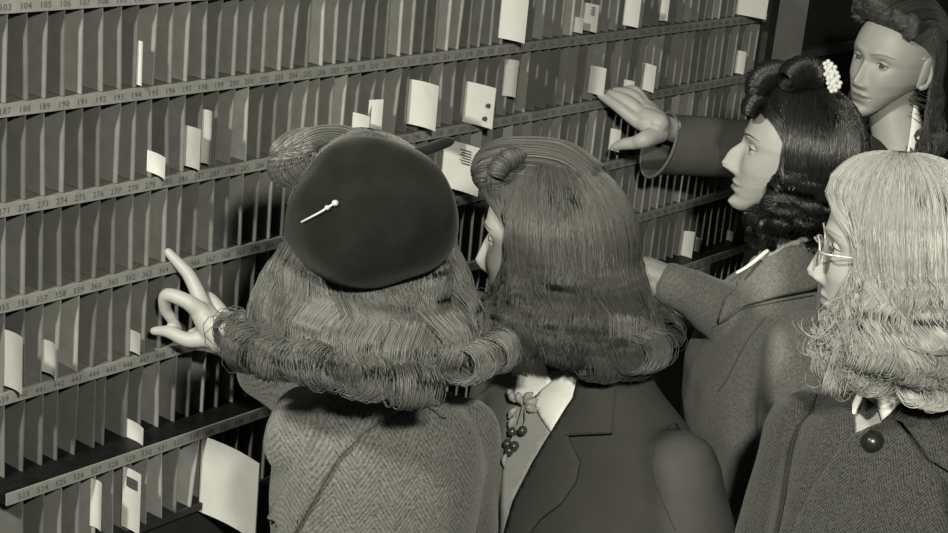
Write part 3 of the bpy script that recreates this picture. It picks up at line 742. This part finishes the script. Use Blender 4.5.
b = MB(); b.tube(resample([at(416, 153, 1.84), at(432, 148, 1.85), at(447, 142, 1.86)], 10), .009, 10, True, ((0, 0, 1), .6)); b.build('beret_tab', felt, p1, True)
chrome = mat('pin_metal', .75, .25, .6); chrome.node_tree.nodes['Principled BSDF'].inputs['Metallic'].default_value = .6
b = MB(); v, f = line_on(hbv, [(304, 222), (320, 213), (334, 205)], .0013, .003); b.add(v, f)
for q, r_ in (((328, 208.5), .0028), ((336, 204), .0036)):
    p_, n_ = hit(hbv, *q); p_ = np.array(p_+n_*.004); v, f = tube_vf([p_, p_+np.array([.001, 0, 0])], r_, 10); b.add(v, f)
b.build('hat_pin', chrome, p1, True)
# shawl collar fold and seams of her coat
me = drape([(345, 398), (322, 432), (298, 470), (278, 505), (262, 540), (292, 540), (312, 505), (338, 460), (366, 432), (400, 412), (450, 396), (500, 388), (500, 366), (350, 366)], bv1, .0, .007, 5, 1.9)
link('collar_fold', me, coat1, c1)
b = MB(); v, f = line_on(bv1, [(286, 536), (302, 505), (322, 470), (346, 442), (378, 422), (420, 408), (462, 398)], .0022, .004, 40, 1.9); b.add(v, f); b.build('seam_or_shade_line', mat('coat_seam', .035, .9), c1, True)

# ---- 3 woman in the dark suit with the corsage
hd = at(549, 245, 2.25); face = dirv(-.94, .33); body = dirv(-.75, -.66); yb = yaw_of(body)
suit = mat('dark_suit_wool', .048, .85, .15, 9, .10, .25, 500)
base = hd+np.array([0, 0, -.175])+dirv(.095, 0)
slv = both_sleeves(base, yb, None, None)
slv[0] = ([loc(base, yb, (-.165, 0, -.10)), loc(base, yb, (-.2, -.01, -.22)), loc(base, yb, (-.205, .02, -.36)), loc(base, yb, (-.13, .17, -.44))], (.068, .068, .056, .048))
slv[1] = ([loc(base, yb, (.155, 0, -.10)), at(512, 405, 2.44), at(502, 460, 2.44), at(485, 510, 2.42)], (.07, .068, .058, .045))
p3, f3, base3, yb3, bv3, c3 = person('suit', hd, face, 6, 0, 'person with wavy brown shoulder length hair, dark suit jacket, white collar and leafy corsage', body, base-hd, suit, H_hair3, brow, extra_coat=slv, wide=1.06, fold=(6, .006))
o3 = dict(R=(.092, .116, .122), len=.105, lenback=.03, flare=.24, thick=.16, clumps=46, face=68, curl=.022, turn=1.3, wave=.008, nw=1.2, lat=.035, lenvar=.07, wild=.004, e1=.36, e2=.68, outp=.25, fuzz=.0012, clump=.6)
sets = [fall(9500, o3)]
L3 = lambda *ps: [f3.R.T@(at(*p)-f3.o) for p in ps]
sets.append(pomp(2600, o3, .06, .004, -.02, side=.008))
sets.append(roll(500, L3((497, 176, 2.18), (503, 163, 2.18), (520, 156, 2.2)), .016, 1.2, dr=.3))
make_hair(f3, sets, cap_mesh(f3, o3), H_hair3, p3, .0008)
white = mat('white_collar_cotton', .72, .8, .2, 200, .04); shirt = mat('grey_blouse', .27, .85, .2, 40, .06, .3, 300)
D = 2.2
link('blouse', drape([(506, 372), (583, 372), (583, 392), (548, 440), (520, 492), (508, 545), (500, 545), (502, 470)], bv3, .001, .003, 5, D), shirt, p3)
link('blouse_collar', drape([(526, 346), (545, 352), (556, 385), (548, 392), (528, 404), (517, 398), (519, 372)], bv3, .006, .004, 4, D, .004), white, p3)
link('blouse_collar', drape([(546, 390), (562, 378), (584, 372), (580, 392), (566, 414), (556, 436), (545, 420), (537, 404)], bv3, .006, .004, 4, D, .004), white, p3)
link('lapel', drape([(583, 372), (616, 370), (613, 437), (572, 438), (576, 448), (584, 462), (580, 482), (566, 503), (545, 520), (526, 545), (507, 545), (520, 500), (540, 462), (562, 425), (578, 398)], bv3, .009, .0045, 5, D, .003), suit, c3)
link('lapel', drape([(518, 352), (527, 344), (519, 400), (510, 440), (503, 500), (500, 545), (488, 545), (486, 470), (476, 430), (480, 400), (500, 380)], bv3, .007, .004, 5, D, .003), mat('suit_wool_lit', .09, .85, .15, 9, .1, .25, 500), c3)  # paler copy of the suit wool: light on this front put into colour
b = MB()
for ln in ([(570, 439), (590, 437.5), (614, 437)],):
    v, f = line_on(bv3, ln, .0012, .0145, 24, D); b.add(v, f)
for ln in ([(616, 375), (640, 390), (676, 412)], [(700, 405), (678, 418), (658, 440), (652, 470), (662, 500), (675, 530)]):
    v, f = line_on(bv3, ln, .0011, .0, 30, D); b.add(v, f)
b.build('seam_or_shade_line', mat('seam_shade', .03, .9), c3, True)  # dark tubes paint the shade in the lapel notch and seams
# corsage pinned to the blouse
root = hit(bv3, 530, 420, D)[0]
cors = empty('corsage', root, 'small corsage of leaves and dark berries pinned at the white collar', 'brooch')
leafm = mat('corsage_leaf', .2, .5, .4, 200, .3); berry = mat('corsage_berry', .035, .25, .6); stemm = mat('corsage_stem', .2, .5)
def leaf(px, py, ang, ln, wd, off=.021):
    b = MB(); n = 10; V = []; q, nn_ = hit(bv3, px, py, D); q = np.array(q); nn_ = np.array(nn_); up = ray(px, py-1)-ray(px, py); up /= np.linalg.norm(up); rt = ray(px+1, py)-ray(px, py); rt /= np.linalg.norm(rt)
    dr = rt*math.cos(ang)-up*math.sin(ang); sd = rt*math.sin(ang)+up*math.cos(ang)
    for i in range(n+1):
        t = i/n; w_ = wd*(math.sin(PI*t)**.8)*(1+.3*(i % 2)); c_ = q+dr*ln*(t)+nn_*(off+.004*math.sin(PI*t))
        V += [c_-sd*w_, c_+nn_*.0015, c_+sd*w_]; 
    k = len(V); V += [v-nn_*.0008 for v in V]; F = []
    for i in range(n):
        for j in (0, 1):
            a = i*3+j; F += [(a, a+1, a+4, a+3), (a+k, a+3+k, a+4+k, a+1+k)]
        F += [(i*3, i*3+3, i*3+3+k, i*3+k), (i*3+2, i*3+2+k, i*3+5+k, i*3+5)]
    b.add(V, F); b.build('leaf', leafm, cors, True)
for a in ((530, 408, -2.5, .022, .005), (532, 410, -1.9, .02, .005), (534, 408, -.9, .02, .005), (534, 410, -.25, .024, .006), (534, 412, .25, .022, .005), (528, 412, 2.3, .022, .004), (526, 420, 2.0, .024, .004), (517, 455, 1.7, .022, .003), (524, 404, -2.2, .016, .004)): leaf(*a)
for k, (x, y) in enumerate(((522, 434), (532, 433), (517, 446), (524, 448), (519, 453))):
    q, nn_ = hit(bv3, x, y, D); q = np.array(q+nn_*.02); b = MB(); b.tube([q, q+np.array([.001, 0, 0])], .0068, 14); b.build('berry', berry, cors, True)
b = MB()
for ln in ([(532, 410), (530, 422), (523, 433)], [(533, 410), (534, 422), (532, 432)], [(531, 412), (526, 430), (519, 446)]):
    v, f = line_on(bv3, ln, .001, .019, 16, D); b.add(v, f)
b.build('stem', stemm, cors, True)

# ---- 4 dark haired woman in profile, tweed coat
hd = at(793, 159, 2.73); face = dirv(-1, .12); body = dirv(-.92, -.1); yb = yaw_of(body)
base = hd+np.array([0, 0, -.16])+dirv(.005, -.09)
coat4 = herring('light_tweed', .15, yb+1.2, .004, .014, .12, .34)
wr = at(652, 280, 2.50); el = at(735, 350, 2.62)
slv = both_sleeves(base, yb, None, None)
slv[1] = ([loc(base, yb, (.15, 0, -.11)), at(775, 320, 2.75), at(740, 318, 2.72), at(672, 284, 2.60)], (.06, .058, .052, .04))
slv[0] = ([loc(base, yb, (-.17, .0, -.10)), loc(base, yb, (-.205, .0, -.2)), loc(base, yb, (-.22, -.01, -.36)), loc(base, yb, (-.17, .16, -.50))], (.076, .078, .066, .052))
wh = at(660, 277, 2.6); d4 = 2.6
h4 = hand([([(680, 288, 2.6), (660, 278, 2.6), (645, 272, 2.6)], (.024, .024, .024)),
    ([(645, 265, 2.6), (628, 258, 2.62), (612, 256, 2.64), (600, 258, 2.66)], (.012, .010, .009, .0065)),
    ([(643, 270, 2.6), (625, 264, 2.62), (608, 263, 2.64), (595, 266, 2.66)], (.012, .010, .009, .0065)),
    ([(643, 276, 2.6), (626, 272, 2.62), (610, 271, 2.64), (599, 274, 2.66)], (.012, .010, .009, .0065)),
    ([(645, 282, 2.6), (630, 281, 2.62), (617, 281, 2.64), (608, 283, 2.66)], (.011, .009, .008, .006)),
    ([(650, 288, 2.59), (636, 294, 2.59), (625, 294, 2.6)], (.014, .010, .007))])
p4, f4, base4, yb4, bv4, c4 = person('tweed', hd, face, -5, 0, 'person with black upswept hair in sharp profile, wearing a light grey tweed coat', body, base-hd, coat4, H_black, brow,
    headopt=dict(nose=1.25, open=.75, gaze=(0, -.2)), extra_coat=slv, wide=1.05, hands=[h4], fold=(8, .008))
o4 = dict(R=(.088, .110, .126), len=.095, flare=.26, thick=.24, clumps=54, face=72, curl=.016, turn=1.3, wave=.014, nw=1.5, lat=.03, wild=.004, e1=.42, e2=.72, outp=.45, lenvar=.14)
sets = [fall(8000, o4)]
L4 = lambda *ps: [f4.R.T@(at(*p)-f4.o) for p in ps]
sets.append(roll(1200, L4((754, 96, 2.67), (760, 80, 2.67), (782, 70, 2.69)), .027, 1.4))
sets.append(roll(1200, L4((786, 80, 2.64), (802, 70, 2.66), (826, 78, 2.70)), .032, 1.5, 1.))
sets.append(roll(700, L4((748, 114, 2.66), (753, 103, 2.66), (764, 95, 2.68)), .020, 1.5, 2.))
make_hair(f4, sets, cap_mesh(f4, o4), H_black, p4, .0008)
petal = mat('hair_flower', .5, .7)
fl = empty('hair_flower', at(830, 72, 2.66), 'small pale flower cluster pinned in the black rolled hair', 'flower')
b = MB(); k = 0
for (x, y) in ((828, 65), (832, 69), (829, 74), (835, 76), (831, 81), (837, 84), (833, 88)):
    c_ = at(x, y, 2.645+.01*(k % 2)); k += 1
    for j in range(5):
        a = j*1.257+k; e = at(x+3.4*math.cos(a), y+3.4*math.sin(a), 2.638); b.tube([c_, e], [.0025, .0042], 8)
b.build('blossom', petal, fl, True)
link('coat_collar', drape([(722, 300), (740, 285), (765, 262), (790, 248), (830, 245), (845, 275), (812, 292), (775, 300), (745, 308), (716, 320)], bv4, .004, .007, 5, 2.5, .003), coat4, c4)
qa = [hit(bv4, x_, y_, 2.5) for x_, y_ in ((742, 274), (760, 262), (779, 250))]
dd = min(proj(q_[0])[2] for q_ in qa)-.006; b = MB(); b.tube(resample([at(738, 272, dd), at(748, 266, dd), at(763, 254, dd+.01), at(778, 241, dd+.03)], 14), .0042, 10, True, ((0, 0, 1), .5)); b.build('blouse_collar', white, p4, True)
b = MB()
for ln in ([(712, 327), (740, 311), (775, 303), (812, 296)],):
    v, f = line_on(bv4, ln, .001, .002, 30, 2.5); b.add(v, f)
for ln in ([(765, 318), (745, 345), (728, 378), (718, 392)],):
    v, f = line_on(bv4, ln, .0016, .0, 30, 2.5); b.add(v, f)
b.build('seam_or_shade_line', mat('tweed_seam', .08, .9), c4, True)

# ---- 5 woman far right facing the camera, arm stretched to the rack
hd = at(894, 63, 3.22); face = dirv(-.80, -.60); body = dirv(-.85, -.35); yb = yaw_of(body)
base = hd+np.array([0, 0, -.18])+dirv(.04, .0)
coat5 = mat('dark_plain_coat', .055, .88, .15, 12, .12, .3, 400)
dw = 3.19
W5 = at(686, 135, dw+.085)
hp = [(x, y, d) for x, y, d in ()]
def q5(x, y, dd=0): return (580+x/4.1, 70+y/4.1, dw+dd)
h5 = hand([
    ([q5(430, 268, .09), q5(375, 244, .065), q5(310, 225, .035)], (.022, .022, .022)),
    ([q5(325, 232, .03), q5(275, 222, .025), q5(240, 214, .03)], (.021, .018, .013)),
    ([q5(320, 220, .02), q5(275, 195, .03), q5(250, 178, .04)], (.021, .018, .013)),
    ([q5(320, 212, .03), q5(280, 175, .045), q5(256, 152, .055)], (.021, .017, .0125)),
    ([q5(320, 210, .04), q5(285, 165, .055), q5(262, 136, .065)], (.020, .016, .012)),
    ([q5(240, 214, .03), q5(200, 185, .035), q5(165, 158, .04), q5(115, 122, .06), q5(82, 102, .075)], (.013, .0118, .0105, .009, .007)),
    ([q5(250, 178, .04), q5(210, 140, .045), q5(170, 115, .055), q5(125, 100, .075), q5(95, 95, .09)], (.013, .0118, .0105, .009, .007)),
    ([q5(256, 152, .055), q5(225, 112, .06), q5(195, 96, .07), q5(155, 88, .09), q5(125, 88, .1)], (.0125, .011, .010, .0085, .0068)),
    ([q5(262, 136, .065), q5(245, 104, .07), q5(225, 84, .075), q5(195, 80, .09), q5(175, 84, .1)], (.012, .0105, .0092, .008, .0062)),
    ([q5(325, 258, .03), q5(265, 285, 0), q5(225, 298, .01), q5(180, 304, .02), q5(145, 314, .03)], (.019, .016, .0125, .011, .0078)),
])
sh = loc(base, yb, (.15, .02, -.10))
slv = both_sleeves(base, yb, None, None)
slv[1] = ([sh, at(858, 165, 3.14), at(790, 158, 3.24), at(745, 149, 3.25)], (.066, .066, .062, .060))
p5, f5, base5, yb5, bv5, c5 = person('reach', hd, face, 2, -6, 'person at far right facing us, ear bare, dark sleeve stretched out to the rack', body, base-hd, coat5, H_brown5, browl,
    headopt=dict(nose=.9, gaze=(-.45, -.05)), hands=[h5], arms=[([at(760, 150, 3.285), at(708, 143, 3.285), W5], (.03, .026, .024))], extra_coat=slv, wide=.98)
# wide open cuff sleeve
P = resample([at(790, 155, 3.27), at(745, 150, 3.28), at(705, 147, 3.285), at(680, 146, 3.29), at(659, 145, 3.29)], 18); ax = P[-1]-P[0]; ax /= np.linalg.norm(ax)
b = MB(); n = 40; SK = -.026; u = np.cross(ax, [0, 0, 1]); u /= np.linalg.norm(u); w = np.cross(u, ax)
for k, (rr, flip) in enumerate(((0, 0), (-.006, 1))):
    V = []
    for i, p in enumerate(P):
        t = i/(len(P)-1); ru = .052+.004*t+rr; rw = .060+.004*t+rr+(.003 if i > 15 else 0)
        for j in range(n):
            a = 2*PI*j/n; V.append(p+u*ru*math.cos(a)+w*rw*math.sin(a)*(1+.02*math.sin(3*a+t*5))+ax*((-.02*math.sin(a)-SK*math.cos(a))*t))
    F = [(i*n+j, i*n+(j+1) % n, (i+1)*n+(j+1) % n, (i+1)*n+j) for i in range(len(P)-1) for j in range(n)]
    if flip: F = [f[::-1] for f in F]
    b.add(V, F); last = len(b.V)
k0 = (len(P)-1)*n; k1 = len(P)*n+(len(P)-1)*n
b.F += [(k0+j, k0+(j+1) % n, k1+(j+1) % n, k1+j) for j in range(n)]; b.M += [0]*n
b.build('sleeve', coat5, p5, True)
# cuff piping
b = MB(); pp = [np.array(b_) for b_ in []]
ring = [P[-1]+u*.0565*math.cos(2*PI*j/48)+w*.068*math.sin(2*PI*j/48)-ax*(.02*math.sin(2*PI*j/48)+SK*math.cos(2*PI*j/48)) for j in range(49)]
b.tube(ring, .0035, 8, False); b.build('cuff_edge', mat('cuff_edge', .10, .8), p5, True)
o5 = dict(sweep=.15, caplay=.05, R=(.082, .100, .120), len=.15, flare=.18, thick=.16, clumps=90, clump=.35, face=97, curl=.014, turn=1., wave=.006, nw=2, lat=.015, wild=.003, e1=.42, e2=.8)
sets = [fall(8500, o5)]
sets.append(pomp(4500, o5, .068, .004, -.03, n=13, y0=.076, z0=.090, r=.017))
make_hair(f5, sets, cap_mesh(f5, o5), H_brown5, p5, .0009)
link('blouse_collar', drape([(911, 104), (915, 108), (921, 132), (920, 165), (904, 165), (909, 130)], bv5, .006, .004, 4, 3.0), white, p5)

# ---- 2 blonde woman with glasses, nearest on the right
hd = at(898, 254, 2.0); face = dirv(-.96, .28); body = dirv(-.55, -.83); yb = yaw_of(body)
base = hd+np.array([0, 0, -.185])+dirv(.07, 0)
coat2 = herring('dark_herringbone_coat', .036, yb, .0060, .02, .42, .42)
slv = both_sleeves(base, yb, None, None)
slv = both_sleeves(base, yb, None, None, .92, (.060, .058, .052, .046))
slv[1] = ([loc(base, yb, (.15, 0, -.10)), loc(base, yb, (.16, .01, -.24)), loc(base, yb, (.155, .06, -.33)), loc(base, yb, (.06, .19, -.36))], (.062, .060, .054, .046))
p2, f2, base2, yb2, bv2, c2 = person('blonde', hd, face, 5, 0, 'person with loose blonde hair and glasses in a dark herringbone coat with one button', body, base-hd, coat2, H_blond, browl, extra_coat=slv, wide=.87,
    headopt=dict(gaze=(0, -.1)))
o2 = dict(R=(.090, .108, .121), len=.10, lenback=.01, flare=.22, thick=.20, clumps=90, face=60, sweep=.3, curl=.018, turn=.55, wave=.012, nw=1.1, lat=.03, wild=.010, e1=.33, e2=.80, outp=.5, clump=.6, lenvar=.2, fuzz=.002)
sets = [fall(12500, o2)]
L2 = lambda *ps: [f2.R.T@(at(*p)-f2.o) for p in ps]
make_hair(f2, sets, cap_mesh(f2, o2), H_blond, p2, .0008)
# glasses
gm = mat('glasses_frame', .6, .3, .6); gm.node_tree.nodes['Principled BSDF'].inputs['Metallic'].default_value = .5
gl = bpy.data.materials.new('lens_glass'); gl.use_nodes = True; gb = gl.node_tree.nodes['Principled BSDF']; gb.inputs['Transmission Weight'].default_value = 1; gb.inputs['Roughness'].default_value = .02; gb.inputs['IOR'].default_value = 1.1
gr = empty('glasses', f2([(0, .1, .008)])[0], 'round thin rimmed glasses worn by the blonde woman', 'glasses')
for sd in (-1, 1):
    ring = [(sd*(.032+.022*math.cos(a)), .097-.006*abs(math.cos(a)), .004+.019*math.sin(a)) for a in np.linspace(0, 2*PI, 33)]
    b = MB(); b.tube(f2(ring), .0012, 8, False); b.build('rim', gm, gr, True)
    c_ = [(sd*.032, .0955, .004)]; V = f2(c_+ring[:-1]); V2_ = f2([(x, y-.0012, z) for x, y, z in c_+ring[:-1]]); b = MB()
    b.add(list(V)+list(V2_), [(0, 1+j, 1+(j+1) % 32) for j in range(32)]+[(33, 34+(j+1) % 32, 34+j) for j in range(32)]+[(1+j, 34+j, 34+(j+1) % 32, 1+(j+1) % 32) for j in range(32)]); b.build('lens', gl, gr, True)
    b = MB(); b.tube(f2(resample([(sd*.055, .092, .010), (sd*.074, .08, .011), (sd*.0795, .03, .010), (sd*.079, -.01, .008)], 14)), .0013, 8); b.build('temple', gm, gr, True)
b = MB(); b.tube(f2(resample([(-.0095, .0975, .008), (0, .1035, .012), (.0095, .0975, .008)], 10)), .0012, 8); b.build('bridge', gm, gr, True)
# coat front: collar, lapels, blouse, button
D = 1.98
link('blouse', drape([(858, 398), (905, 380), (925, 372), (900, 402), (886, 420), (858, 442), (846, 440)], bv2, .002, .003, 5, D), shirt, p2)
link('blouse_collar', drape([(884, 385), (905, 370), (930, 368), (922, 384), (905, 402), (886, 422), (882, 405)], bv2, .008, .004, 4, D, .004), white, p2)
link('blouse_collar', drape([(872, 386), (876, 384), (868, 405), (860, 418), (853, 420), (860, 408)], bv2, .010, .004, 3, D), white, p2)
link('coat_collar', drape([(932, 372), (960, 360), (975, 380), (975, 490), (948, 474), (930, 462), (918, 440), (906, 422), (898, 420), (912, 402)], bv2, .012, .006, 5, D, .004), coat2, c2)
link('lapel', drape([(818, 402), (858, 398), (858, 440), (838, 462), (822, 485), (808, 515), (800, 545), (785, 545), (796, 490), (806, 440)], bv2, .008, .007, 5, D, .003), coat2, c2)
link('coat_front', drape([(858, 440), (898, 420), (912, 440), (925, 462), (940, 480), (950, 545), (800, 545), (808, 515), (822, 485), (838, 462)], bv2, .014, .007, 6, D, .003), coat2, c2)
q, nn_ = hit(bv2, 879, 447, D); q = np.array(q); nn_ = np.array(nn_); b = MB(); b.tube([q+nn_*.019, q+nn_*.0225], [.0155, .0150], 28); b.build('button', mat('dark_button', .012, .3, .5), c2, True)
b = MB()
for ln, of in (([(826, 421), (834, 420), (842, 419)], .013), ([(897, 421), (872, 434), (856, 444), (838, 463), (822, 486), (808, 516), (802, 540)], .019), ([(898, 419), (912, 440), (922, 462), (934, 480)], .017), ([(814, 404), (804, 440), (796, 490), (787, 535)], .017)):
    v, f = line_on(bv2, ln, .0016, of, 24, D); b.add(v, f)
b.build('seam_or_shade_line', mat('lapel_edge_shade', .018, .9), c2, True)  # dark tubes along lapel and collar edges stand in for the shade there

# ------------------------------------------------------------------ light
def area(name, locn, target, size, power, col=(1, .985, .80)):
    l = bpy.data.lights.new(name, 'AREA'); l.energy = power; l.size = size; l.color = col; l.shape = 'DISK'
    o = bpy.data.objects.new(name, l); C.objects.link(o); o.location = locn
    o.rotation_euler = (Vector(target)-Vector(locn)).to_track_quat('-Z', 'Y').to_euler(); return o
area('flash_lamp', CP+RT*.20+np.array([0, 0, .36]), (1.1, -.3, 1.4), .12, 72)
area('room_lamp', (-1.1, -.45, 2.9), (1.1, -.1, 1.3), .2, 90)
w = bpy.data.worlds.new('w'); bpy.context.scene.world = w; w.use_nodes = True
w.node_tree.nodes['Background'].inputs[0].default_value = (1, .985, .80, 1); w.node_tree.nodes['Background'].inputs[1].default_value = .07
vs = bpy.context.scene.view_settings; vs.view_transform = 'Standard'; vs.look = 'None'; vs.exposure = 0; vs.gamma = 1
